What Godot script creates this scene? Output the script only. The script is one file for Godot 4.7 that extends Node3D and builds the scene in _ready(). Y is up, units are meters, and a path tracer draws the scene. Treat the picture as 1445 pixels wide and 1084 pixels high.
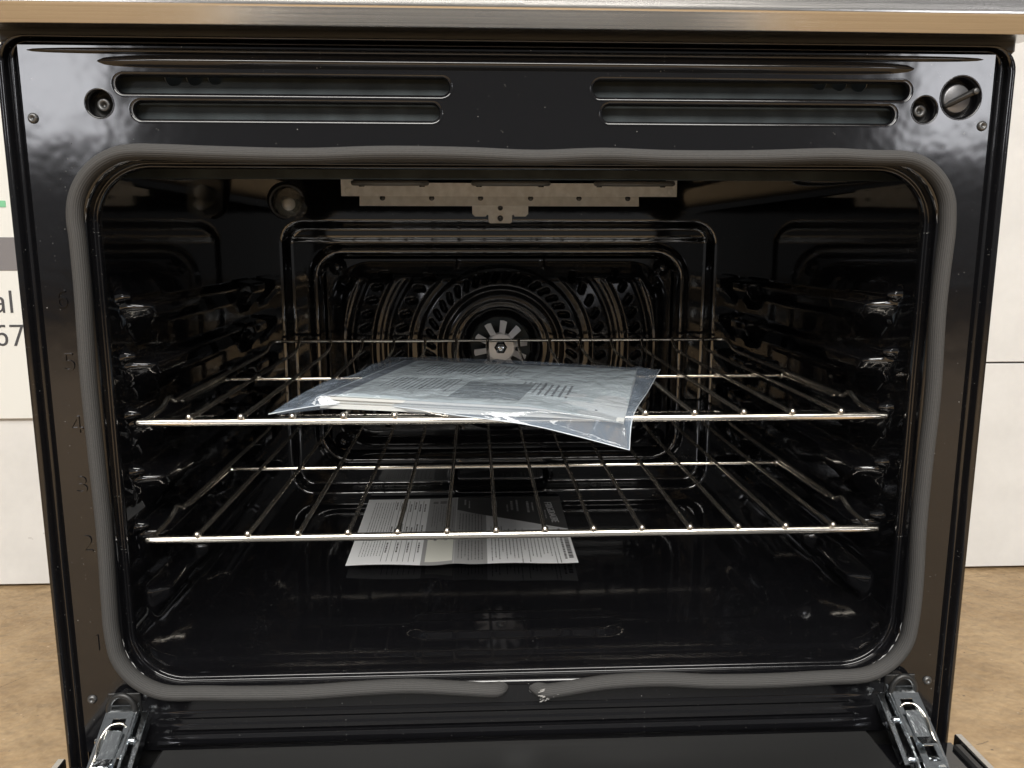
extends Node3D

# ---------------------------------------------------------------- mesh builder
class MB:
	var v := PackedVector3Array()
	var uv := PackedVector2Array()
	var ix := PackedInt32Array()

	func grid(nu: int, nv: int, f: Callable, us := 1.0, vs := 1.0) -> void:
		var b := v.size()
		for j in nv + 1:
			for i in nu + 1:
				v.append(f.call(float(i) / nu, float(j) / nv))
				uv.append(Vector2(us * i / nu, vs * j / nv))
		for j in nv:
			for i in nu:
				var a := b + j * (nu + 1) + i
				ix.append_array([a, a + 1, a + nu + 1, a + 1, a + nu + 2, a + nu + 1])

	# rows: Array of equally long point arrays
	func loft(rows: Array, closed := true, us := 1.0, vs := 1.0) -> void:
		var n: int = rows[0].size()
		var cols := n + 1 if closed else n
		var b := v.size()
		for j in rows.size():
			for i in cols:
				v.append(rows[j][i % n])
				uv.append(Vector2(us * i / (cols - 1), vs * j / (rows.size() - 1)))
		for j in rows.size() - 1:
			for i in cols - 1:
				var a := b + j * cols + i
				ix.append_array([a, a + 1, a + cols, a + 1, a + cols + 1, a + cols])

	func tube(pts: Array, r: float, sides := 8, round_ends := true, flat := 1.0, us := 1.0) -> void:
		var rows := []
		var n := pts.size()
		var t0: Vector3 = (pts[1] - pts[0]).normalized()
		var side := t0.cross(Vector3.UP if absf(t0.y) < 0.9 else Vector3.RIGHT).normalized()
		for k in n:
			var d: Vector3
			if k == 0: d = pts[1] - pts[0]
			elif k == n - 1: d = pts[n - 1] - pts[n - 2]
			else: d = (pts[k + 1] - pts[k]).normalized() + (pts[k] - pts[k - 1]).normalized()
			d = d.normalized()
			side = (side - d * side.dot(d)).normalized()
			var up := side.cross(d)
			var mul := 1.0
			if k > 0 and k < n - 1:
				var c: float = (pts[k + 1] - pts[k]).normalized().dot((pts[k] - pts[k - 1]).normalized())
				mul = 1.0 / maxf(0.6, sqrt(maxf(0.0, (1 + c) / 2)))
			var ring := func(center: Vector3, rr: float) -> Array:
				var out := []
				for s in sides:
					var a := TAU * s / sides
					out.append(center + side * cos(a) * rr * mul + up * sin(a) * rr * flat)
				return out
			if k == 0 and round_ends:
				rows.append(ring.call(pts[0] - d * r * 0.98, r * 0.05))
				rows.append(ring.call(pts[0] - d * r * 0.7, r * 0.71))
			rows.append(ring.call(pts[k], r))
			if k == n - 1 and round_ends:
				rows.append(ring.call(pts[k] + d * r * 0.7, r * 0.71))
				rows.append(ring.call(pts[k] + d * r * 0.98, r * 0.05))
		loft(rows, true, 1.0, us)

	# profile of (radius, height) turned round the local z axis of xf
	func lathe(profile: Array, xf: Transform3D, seg := 24) -> void:
		var rows := []
		for p in profile:
			var row := []
			for s in seg:
				var a := TAU * s / seg
				row.append(xf * Vector3(cos(a) * p.x, sin(a) * p.x, p.y))
			rows.append(row)
		loft(rows)

	func tri(a: Vector3, b: Vector3, c: Vector3, o: Vector3) -> void:
		var k := v.size()
		if (c - a).cross(b - a).dot((a + b + c) / 3.0 - o) < 0:
			var t := b
			b = c
			c = t
		v.append_array([a, b, c])
		uv.append_array([Vector2(a.x, a.y), Vector2(b.x, b.y), Vector2(c.x, c.y)])
		ix.append_array([k, k + 1, k + 2])

	func quad(a: Vector3, b: Vector3, c: Vector3, d: Vector3, o: Vector3) -> void:
		tri(a, b, c, o)
		tri(a, c, d, o)

	# chamfered box
	func box(xf: Transform3D, s: Vector3, e := 0.001) -> void:
		var h := s / 2
		e = minf(e, minf(h.x, minf(h.y, h.z)) * 0.9)
		var o := xf.origin
		var P := func(sx, sy, sz, ax) -> Vector3:
			var p := Vector3(sx * (h.x - e), sy * (h.y - e), sz * (h.z - e))
			p[ax] += [sx, sy, sz][ax] * e
			return xf * p
		for ax in 3:
			for sg in [-1, 1]:
				var q := []
				for c in [[-1, -1], [1, -1], [1, 1], [-1, 1]]:
					var w := [0, 0, 0]
					w[ax] = sg
					w[(ax + 1) % 3] = c[0]
					w[(ax + 2) % 3] = c[1]
					q.append(P.call(w[0], w[1], w[2], ax))
				quad(q[0], q[1], q[2], q[3], o)
		for ax in 3:
			for s1 in [-1, 1]:
				for s2 in [-1, 1]:
					var b1 := (ax + 1) % 3
					var b2 := (ax + 2) % 3
					var w0 := [0, 0, 0]
					var w1 := [0, 0, 0]
					w0[ax] = -1
					w1[ax] = 1
					w0[b1] = s1
					w1[b1] = s1
					w0[b2] = s2
					w1[b2] = s2
					quad(P.call(w0[0], w0[1], w0[2], b1), P.call(w1[0], w1[1], w1[2], b1), P.call(w1[0], w1[1], w1[2], b2), P.call(w0[0], w0[1], w0[2], b2), o)
		for sx in [-1, 1]:
			for sy in [-1, 1]:
				for sz in [-1, 1]:
					tri(P.call(sx, sy, sz, 0), P.call(sx, sy, sz, 1), P.call(sx, sy, sz, 2), o)

	# 2D outline (xy) pushed from z0 to z1 in xf
	func plate(outline: PackedVector2Array, z0: float, z1: float, xf := Transform3D()) -> void:
		var t := Geometry2D.triangulate_polygon(outline)
		for z in [z0, z1]:
			var o: Vector3 = xf * Vector3(0, 0, (z0 + z1) / 2)
			for k in range(0, t.size(), 3):
				var a: Vector3 = xf * Vector3(outline[t[k]].x, outline[t[k]].y, z)
				var b: Vector3 = xf * Vector3(outline[t[k + 1]].x, outline[t[k + 1]].y, z)
				var c: Vector3 = xf * Vector3(outline[t[k + 2]].x, outline[t[k + 2]].y, z)
				var nn: Vector3 = xf.basis.z * (1.0 if z == z1 else -1.0) * signf(z1 - z0)
				tri(a, b, c, (a + b + c) / 3.0 - nn)
		var n := outline.size()
		var cw := Geometry2D.is_polygon_clockwise(outline)
		for k in n:
			var p := outline[k]
			var q := outline[(k + 1) % n]
			var out2 := (q - p).orthogonal() * (1.0 if cw else -1.0)
			out2 = -out2 if cw else out2
			var m := (p + q) / 2
			var inside := m - Vector2((q - p).y, -(q - p).x).normalized() * (1e-3 if not cw else -1e-3)
			quad(xf * Vector3(p.x, p.y, z0), xf * Vector3(q.x, q.y, z0), xf * Vector3(q.x, q.y, z1), xf * Vector3(p.x, p.y, z1), xf * Vector3(inside.x, inside.y, (z0 + z1) / 2))

	func mesh() -> ArrayMesh:
		var nr := PackedVector3Array()
		nr.resize(v.size())
		for k in range(0, ix.size(), 3):
			var a := ix[k]
			var b := ix[k + 1]
			var c := ix[k + 2]
			var fn := (v[c] - v[a]).cross(v[b] - v[a])
			nr[a] += fn
			nr[b] += fn
			nr[c] += fn
		for k in nr.size():
			nr[k] = nr[k].normalized() if nr[k].length_squared() > 1e-24 else Vector3.UP
		var arr := []
		arr.resize(Mesh.ARRAY_MAX)
		arr[Mesh.ARRAY_VERTEX] = v
		arr[Mesh.ARRAY_NORMAL] = nr
		arr[Mesh.ARRAY_TEX_UV] = uv
		arr[Mesh.ARRAY_INDEX] = ix
		var m := ArrayMesh.new()
		m.add_surface_from_arrays(Mesh.PRIMITIVE_TRIANGLES, arr)
		return m

# ---------------------------------------------------------------- helpers
var M := {}
var used := {}

func lin(r: float, g: float, b: float) -> Color:
	return Color(r, g, b).linear_to_srgb()

func numbered(n: String) -> String:
	used[n] = used.get(n, 0) + 1
	return n if used[n] == 1 else "%s_%03d" % [n, used[n] - 1]

func obj(called: String, mesh: Mesh, mat: Material, parent: Node = self) -> MeshInstance3D:
	var o := MeshInstance3D.new()
	o.name = numbered(called) if parent == self else called
	o.mesh = mesh
	o.material_override = mat
	parent.add_child(o, true)
	return o

func thing(called: String, label: String, category: String, at := Vector3.ZERO, group := "") -> Node3D:
	var o := Node3D.new()
	o.name = numbered(called)
	add_child(o)
	o.position = at
	tag(o, label, category, group)
	return o

func tag(o: Node, label: String, category: String, group := "") -> void:
	o.set_meta("label", label)
	o.set_meta("category", category)
	if group: o.set_meta("group", group)

func mat(c: Color, rough: float, metal := 0.0, spec := 0.5) -> StandardMaterial3D:
	var m := StandardMaterial3D.new()
	m.albedo_color = c
	m.roughness = rough
	m.metallic = metal
	m.metallic_specular = spec
	return m

func noise_tex(freq: float, size: int, oct: int, normal := false, strength := 4.0, sd := 1, ramp: Gradient = null) -> NoiseTexture2D:
	var n := FastNoiseLite.new()
	n.seed = sd
	n.frequency = freq
	n.fractal_octaves = oct
	var t := NoiseTexture2D.new()
	t.width = size
	t.height = size
	t.seamless = true
	t.noise = n
	t.as_normal_map = normal
	t.bump_strength = strength
	if ramp: t.color_ramp = ramp
	return t

func ramp(cols: Array) -> Gradient:
	var g := Gradient.new()
	var off := PackedFloat32Array()
	var cc := PackedColorArray()
	for c in cols:
		off.append(c[0])
		cc.append(c[1])
	g.offsets = off
	g.colors = cc
	return g

func tri_map(m: StandardMaterial3D, per_metre: float) -> void:
	m.uv1_triplanar = true
	m.uv1_world_triplanar = true
	m.uv1_scale = Vector3.ONE * per_metre

func rrect(cx: float, cy: float, hx: float, hy: float, r: float, z: float, nh := 1, nv := 1, nc := 10) -> Array:
	# counter-clockwise from the lower right corner's end: right side up, top, left, bottom
	var out := []
	var cs := [[cx + hx - r, cy + hy - r, 0.0], [cx - hx + r, cy + hy - r, PI / 2], [cx - hx + r, cy - hy + r, PI], [cx + hx - r, cy - hy + r, PI * 1.5]]
	var last := Vector2(cx + hx, cy - hy + r)
	for k in 4:
		var first := Vector2(cs[k][0] + cos(cs[k][2]) * r, cs[k][1] + sin(cs[k][2]) * r)
		var n := nv if k % 2 == 0 else nh
		for s in n:
			var p := last.lerp(first, float(s) / n)
			out.append(Vector3(p.x, p.y, z))
		for s in nc:
			var a: float = cs[k][2] + PI / 2 * s / nc
			out.append(Vector3(cs[k][0] + cos(a) * r, cs[k][1] + sin(a) * r, z))
		last = Vector2(cs[k][0] - sin(cs[k][2]) * r, cs[k][1] + cos(cs[k][2]) * r)
	return out

func sstep(a: float, b: float, x: float) -> float:
	return smoothstep(a, b, x)

func at_xf(p: Vector3, e := Vector3.ZERO) -> Transform3D:
	return Transform3D(Basis.from_euler(e), p)

func spline(keys: Array, per := 6) -> Array:
	var c := Curve3D.new()
	var out := []
	var n := keys.size()
	for k in n - 1:
		var p0: Vector3 = keys[maxi(k - 1, 0)]
		var p1: Vector3 = keys[k]
		var p2: Vector3 = keys[k + 1]
		var p3: Vector3 = keys[mini(k + 2, n - 1)]
		for s in per:
			out.append(p1.cubic_interpolate(p2, p0, p3, float(s) / per))
	out.append(keys[n - 1])
	return out

func on_line(keys: Array, t: float) -> Vector3:
	var f := t * (keys.size() - 1)
	var k := mini(int(f), keys.size() - 2)
	return keys[k].cubic_interpolate(keys[k + 1], keys[maxi(k - 1, 0)], keys[mini(k + 2, keys.size() - 1)], f - k)

# ---------------------------------------------------------------- materials
func materials() -> void:
	var rng := RandomNumberGenerator.new()
	rng.seed = 7
	# black porcelain enamel with dust specks
	var dust := Image.create(1024, 1024, false, Image.FORMAT_RGB8)
	dust.fill(Color(0.055, 0.058, 0.063))
	for k in 300:
		var g := rng.randf_range(0.15, 0.55)
		dust.fill_rect(Rect2i(rng.randi() % 1021, rng.randi() % 1021, 1 + rng.randi() % 3, 1 + rng.randi() % 3), Color(g, g, g * 0.97))
	var dt := ImageTexture.create_from_image(dust)
	var e := mat(Color(1, 1, 1), 0.11, 0.0, 0.55)
	e.albedo_texture = dt
	e.normal_enabled = true
	e.normal_texture = noise_tex(0.012, 512, 3, true, 5.0, 3)
	e.normal_scale = 0.055
	tri_map(e, 4.0)
	M.enamel = e
	var e2: StandardMaterial3D = e.duplicate()
	e2.roughness = 0.06
	e2.metallic_specular = 0.7
	e2.normal_scale = 0.014
	M.liner = e2
	M.black = mat(lin(0.012, 0.012, 0.012), 0.45)
	# brushed stainless
	var s := mat(lin(0.62, 0.60, 0.57), 0.25, 1.0)
	var bi := Image.create(256, 1024, false, Image.FORMAT_RGB8)
	var bc := Image.create(256, 1024, false, Image.FORMAT_RGB8)
	for y in 1024:
		var g0 := rng.randf()
		for x in 256:
			g0 = clampf(g0 + rng.randf_range(-0.06, 0.06), 0, 1)
			var g := 0.7 + 0.3 * g0
			bi.set_pixel(x, y, Color(g, g, g))
			var q := 0.90 + 0.10 * g0
			bc.set_pixel(x, y, Color(q, q, q))
	s.roughness_texture = ImageTexture.create_from_image(bi)
	s.albedo_texture = ImageTexture.create_from_image(bc)
	tri_map(s, 3.0)
	M.steel = s
	M.chrome = mat(lin(0.74, 0.70, 0.63), 0.18, 1.0)
	M.wire = mat(lin(0.66, 0.62, 0.56), 0.27, 1.0)
	var z := mat(lin(0.56, 0.59, 0.61), 0.16, 1.0)
	z.normal_enabled = true
	z.normal_texture = noise_tex(0.02, 256, 3, true, 4.0, 9)
	z.normal_scale = 0.3
	tri_map(z, 20.0)
	M.zinc = z
	var gv := mat(lin(0.40, 0.43, 0.44), 0.42, 0.85)
	gv.albedo_texture = noise_tex(0.02, 256, 4, false, 1.0, 12, ramp([[0.2, Color(0.8, 0.8, 0.8)], [0.8, Color(1, 1, 1)]]))
	tri_map(gv, 6.0)
	M.galvanised = gv
	M.latch = mat(lin(0.16, 0.16, 0.165), 0.35, 0.7)
	M.duct = mat(lin(0.034, 0.042, 0.045), 0.5, 0.4, 0.4)
	M.duct.albedo_texture = gv.albedo_texture
	tri_map(M.duct, 6.0)
	var br := mat(lin(0.80, 0.79, 0.76), 0.5, 0.0)
	br.albedo_texture = noise_tex(0.03, 256, 4, false, 1.0, 14, ramp([[0.2, Color(0.93, 0.925, 0.915)], [0.8, Color(1, 1, 1)]]))
	tri_map(br, 8.0)
	M.bracket = br
	M.element = mat(lin(0.17, 0.168, 0.16), 0.5, 0.3)
	M.fan = mat(lin(0.74, 0.74, 0.74), 0.4, 0.4)
	M.screw = mat(lin(0.10, 0.10, 0.10), 0.4, 0.7)
	# woven gasket: ribs run along the tube, knit across
	var gi := Image.create(256, 256, false, Image.FORMAT_RGB8)
	var gh := Image.create(256, 256, false, Image.FORMAT_RGB8)
	for y in 256:
		for x in 256:
			var rib := absf(sin(PI * x / 10.667))
			var knit := 0.5 + 0.5 * sin(TAU * (y / 8.0 + rib * 0.5))
			var n := rng.randf()
			var c := 0.70 + 0.12 * rib + 0.14 * knit + 0.30 * (n - 0.5)
			gi.set_pixel(x, y, Color(c, c * 0.985, c * 0.97))
			var hh := 0.25 + 0.45 * rib + 0.3 * knit * rib
			gh.set_pixel(x, y, Color(hh, hh, hh))
	var gm := mat(lin(0.084, 0.085, 0.086), 1.0, 0.0, 0.12)
	gm.albedo_texture = ImageTexture.create_from_image(gi)
	gh.bump_map_to_normal_map(3.0)
	gm.normal_enabled = true
	gm.normal_texture = ImageTexture.create_from_image(gh)
	gm.normal_scale = 0.7
	M.gasket = gm
	M.stitch = mat(lin(0.30, 0.29, 0.275), 0.6)
	# concrete floor
	var n1 := FastNoiseLite.new()
	n1.seed = 21
	n1.frequency = 0.008
	n1.fractal_octaves = 3
	var n2 := FastNoiseLite.new()
	n2.seed = 22
	n2.frequency = 0.09
	n2.fractal_octaves = 4
	n2.fractal_gain = 0.6
	var fi := Image.create(1024, 1024, false, Image.FORMAT_RGB8)
	var ca := Vector3(0.262, 0.174, 0.092)
	var cb := Vector3(0.405, 0.288, 0.166)
	for y in 1024:
		# folded coordinates make the tile repeat without a seam
		var fy := absf(512.0 - y) * 1.3
		for x in 1024:
			var fx := absf(512.0 - x)
			var t := clampf(0.55 + 0.55 * n1.get_noise_2d(fx, fy) + 0.42 * n2.get_noise_2d(x * 0.7, y * 1.2), 0, 1)
			var c := ca.lerp(cb, t)
			fi.set_pixel(x, y, lin(c.x, c.y, c.z))
	for k in 700:
		var g := rng.randf_range(0.08, 0.2) if k % 4 else rng.randf_range(0.5, 0.6)
		fi.fill_rect(Rect2i(rng.randi() % 1020, rng.randi() % 1020, 1 + rng.randi() % 3, 1 + rng.randi() % 2), lin(g, g * 0.75, g * 0.5))
	for k in 46:
		var px := rng.randf() * 1000
		var py := rng.randf() * 1000
		var a := rng.randf() * TAU
		var g := rng.randf_range(0.13, 0.22) if k % 3 else 0.5
		for q in rng.randi_range(10, 60):
			px += cos(a)
			py += sin(a)
			a += rng.randf_range(-0.06, 0.06)
			if px > 0 and py > 0 and px < 1023 and py < 1023: fi.set_pixel(int(px), int(py), lin(g, g * 0.73, g * 0.47))
	var fl := mat(Color(1, 1, 1), 0.5, 0.0, 0.4)
	fl.albedo_texture = ImageTexture.create_from_image(fi)
	fl.normal_enabled = true
	fl.normal_texture = noise_tex(0.05, 512, 5, true, 8.0, 22)
	fl.normal_scale = 0.3
	tri_map(fl, 0.9)
	M.floor = fl
	var wi := Image.create(512, 512, false, Image.FORMAT_RGB8)
	for y in 512:
		for x in 512:
			var t := 0.68 + 0.035 * n1.get_noise_2d(absf(256.0 - x) * 2, absf(256.0 - y) * 3) + 0.02 * n2.get_noise_2d(x, y)
			wi.set_pixel(x, y, lin(t, t * 0.99, t * 0.965))
	for k in 60:
		var px := rng.randf() * 500
		var py := rng.randf() * 500
		var g := rng.randf_range(0.42, 0.6)
		for q in rng.randi_range(1, 14):
			wi.set_pixel(int(clampf(px + q, 0, 511)), int(clampf(py + q * 0.15, 0, 511)), lin(g, g * 0.98, g * 0.95))
	var wl := mat(Color(1, 1, 1), 0.5, 0.0, 0.4)
	wl.albedo_texture = ImageTexture.create_from_image(wi)
	wl.normal_enabled = true
	wl.normal_texture = noise_tex(0.008, 256, 2, true, 4.0, 33)
	wl.normal_scale = 0.15
	tri_map(wl, 0.9)
	M.wall = wl
	M.seam = mat(lin(0.2, 0.19, 0.17), 0.8)
	M.ink = mat(lin(0.06, 0.06, 0.065), 0.7)
	M.white_ink = mat(lin(0.72, 0.72, 0.72), 0.7)
	M.glass = mat(Color(0.70, 0.70, 0.66, 0.26), 0.03)
	M.glass.transparency = BaseMaterial3D.TRANSPARENCY_ALPHA
	var film := mat(Color(0.64, 0.70, 0.77, 0.24), 0.08, 0.0, 0.7)
	var cr := FastNoiseLite.new()
	cr.seed = 41
	cr.frequency = 0.013
	cr.fractal_type = FastNoiseLite.FRACTAL_RIDGED
	cr.fractal_octaves = 3
	var ct := NoiseTexture2D.new()
	ct.width = 512
	ct.height = 512
	ct.seamless = true
	ct.noise = cr
	ct.as_normal_map = true
	ct.bump_strength = 6.0
	film.normal_enabled = true
	film.normal_texture = ct
	film.normal_scale = 0.28
	film.uv1_scale = Vector3(1.3, 1.3, 1)
	film.transparency = BaseMaterial3D.TRANSPARENCY_ALPHA
	film.cull_mode = BaseMaterial3D.CULL_DISABLED
	M.film = film

# ---------------------------------------------------------------- oven cavity relief
const LEVELS := [0.3963, 0.4459, 0.4955, 0.5451, 0.5947]

func ledge(y: float, z: float) -> float:
	# how far the stamped rack ledges stand out of the side wall
	var best := 0.0
	for L in LEVELS:
		var d: float = y - L
		if d < -0.046 or d > 0.010: continue
		var sy: float = clampf((d + 0.043) / 0.026, 0, 1) * (1.0 - sstep(-0.0075, -0.002, d))
		var narrow: float = 0.026 * clampf((-d - 0.010) / 0.033, 0, 1)
		var sz: float = sstep(-0.170 + narrow, -0.152 + narrow, z) * (1.0 - sstep(-0.078 - narrow, -0.062 - narrow, z))
		var sb: float = sstep(-0.462, -0.450, z) * (1.0 - sstep(-0.390 - narrow, -0.374 - narrow, z))
		best = maxf(best, 0.023 * sy * maxf(sz, sb))
		var rib: float = clampf((d + 0.030) / 0.020, 0, 1) * (1.0 - sstep(-0.009, -0.005, d))
		best = maxf(best, 0.014 * rib * sstep(-0.46, -0.45, z) * (1.0 - sstep(-0.08, -0.065, z)))
		# stop nubs in front of and behind the rack's hook
		var nub: float = sstep(0.0075, 0.002, Vector2(d, z + 0.066).length())
		best = maxf(best, 0.010 * nub)
	# lower guide ledge along the floor
	var dl := y - 0.335
	if absf(dl) < 0.04:
		best = maxf(best, 0.018 * sstep(-0.028, -0.010, dl) * (1.0 - sstep(-0.003, 0.002, dl)) * sstep(-0.46, -0.445, z) * (1.0 - sstep(-0.085, -0.068, z)) * (1.0 - 0.7 * (1.0 - sstep(0.012, 0.018, absf(z + 0.17)))))
	return best

func sd_rrect(x: float, y: float, hx: float, hy: float, r: float) -> float:
	var qx := absf(x) - hx + r
	var qy := absf(y) - hy + r
	return Vector2(maxf(qx, 0), maxf(qy, 0)).length() + minf(maxf(qx, qy), 0) - r

func back_z(x: float, y: float) -> float:
	var z := -0.478
	# recessed panel
	var d := sd_rrect(x, y - 0.480, 0.290, 0.186, 0.03)
	z -= 0.014 * (1.0 - sstep(-0.010, 0.0, d))
	# step under the bracket
	z += 0.003 * sstep(0.640, 0.644, y) * (1.0 - sstep(-0.010, 0.0, d))
	# recess for the fan cover
	var e := sd_rrect(x, y - 0.482, 0.246, 0.142, 0.035)
	z += 0.004 * (1.0 - sstep(0.004, 0.010, absf(e - 0.002)))
	z -= 0.038 * (1.0 - sstep(-0.012, 0.0, e))
	# drain dimple below
	var g := sd_rrect(x + 0.001, y - 0.312, 0.067, 0.018, 0.016)
	z += 0.0025 * (1.0 - sstep(0.001, 0.004, absf(g - 0.002)))
	z -= 0.010 * (1.0 - sstep(-0.005, 0.0, g))
	return z

func slot_depth(r: float, a: float, rad: float, n: int, half_len: float, half_w: float, slant: float, lo: float, hi: float) -> float:
	# stadium slots round a ring; 1 inside a slot
	if absf(r - rad) > half_len + 0.003: return 0.0
	var step := TAU / n
	var k := roundf(a / step - 0.5) + 0.5
	var ac := k * step
	if ac < lo or ac > hi: return 0.0
	var tx := (a - ac) * rad
	var ty := r - rad
	var c := cos(slant)
	var s := sin(slant)
	var p := tx * c + ty * s
	var q := -tx * s + ty * c
	var dd := Vector2(p, maxf(absf(q) - half_len + half_w, 0.0)).length() - half_w
	return 1.0 - sstep(-0.0012, 0.0006, dd)

func baffle_z(x: float, y: float) -> float:
	var dy := y - 0.494
	var r := Vector2(x, dy).length()
	var edge := sd_rrect(x, y - 0.482, 0.236, 0.132, 0.06)
	var z := 0.014 * (1.0 - sstep(-0.030, 0.0, edge))
	var lim := 1.0 - sstep(0.090, 0.098, absf(dy)) if absf(x) > 0.06 else 1.0
	# concentric steps
	z += 0.007 * (1.0 - sstep(0.109, 0.115, r)) - 0.17 * (r - 0.098) * sstep(0.084, 0.088, r) * (1.0 - sstep(0.109, 0.112, r))
	z -= 0.006 * (1.0 - sstep(0.080, 0.087, r))
	z += 0.005 * sstep(0.064, 0.068, r) * (1.0 - sstep(0.074, 0.080, r))
	z -= 0.018 * (1.0 - sstep(0.040, 0.060, r))
	# side bands, crowned
	for b in [[0.138, 0.015], [0.187, 0.015]]:
		var w: float = absf(r - b[0])
		z += (0.0065 - 0.21 * (r - b[0])) * (1.0 - sstep(b[1] * 0.82, b[1], w)) * lim * sstep(0.05, 0.075, absf(x))
		z -= 0.003 * (1.0 - sstep(0.002, 0.005, absf(r - b[0] - 0.024))) * lim
	# louvre slots
	var a := atan2(dy, x)
	var side := a if x > 0 else wrapf(a + PI, -PI, PI)
	var cut := slot_depth(r, a, 0.098, 44, 0.0078, 0.0029, 0.55, -100, 100)
	cut = maxf(cut, slot_depth(r, side, 0.138, 44, 0.0078, 0.0036, -0.6, -0.85, 0.80))
	cut = maxf(cut, slot_depth(r, side, 0.187, 60, 0.0078, 0.0036, -0.6, -0.62, 0.58))
	z -= 0.012 * cut
	return -0.508 + z

# ---------------------------------------------------------------- the range
func build_range() -> void:
	var R := thing("kitchen_range", "black enamel kitchen range with its oven door hanging open", "oven")
	# enclosing body
	var b := MB.new()
	b.box(at_xf(Vector3(-0.3755, 0.47, -0.345)), Vector3(0.003, 0.86, 0.63))
	obj("side_panel", b.mesh(), M.black, R)
	b = MB.new()
	b.box(at_xf(Vector3(0.3755, 0.47, -0.345)), Vector3(0.003, 0.86, 0.63))
	obj("side_panel", b.mesh(), M.black, R)
	b = MB.new()
	b.box(at_xf(Vector3(0, 0.47, -0.665)), Vector3(0.754, 0.86, 0.004))
	obj("rear_panel", b.mesh(), M.galvanised, R)
	b = MB.new()
	b.box(at_xf(Vector3(0, 0.905, -0.33)), Vector3(0.757, 0.012, 0.66), 0.003)
	obj("cooktop", b.mesh(), M.black, R)
	b = MB.new()
	b.box(at_xf(Vector3(0, 0.095, 0.0)), Vector3(0.754, 0.16, 0.03), 0.004)
	obj("storage_drawer", b.mesh(), M.steel, R)
	b = MB.new()
	b.box(at_xf(Vector3(0, 0.04, -0.345)), Vector3(0.748, 0.003, 0.62))
	obj("base_pan", b.mesh(), M.galvanised, R)
	front_frame(R)
	cavity(R)
	back_fittings(R)
	control_panel(R)
	door(R)
	for s in [-1.0, 1.0]: hinge(R, s)

func cyl(parent: Node, p: Vector3, r: float) -> void:
	var c := CSGCylinder3D.new()
	c.operation = CSGShape3D.OPERATION_SUBTRACTION
	c.radius = r
	c.height = 0.02
	c.sides = 28
	c.rotation.x = PI / 2
	c.position = p
	parent.add_child(c, true)

const SLOTS := [[-0.2916, -0.0528, 0.7510], [-0.2805, -0.0603, 0.7330], [0.0528, 0.2912, 0.7505], [0.0599, 0.2812, 0.7332]]

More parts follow.
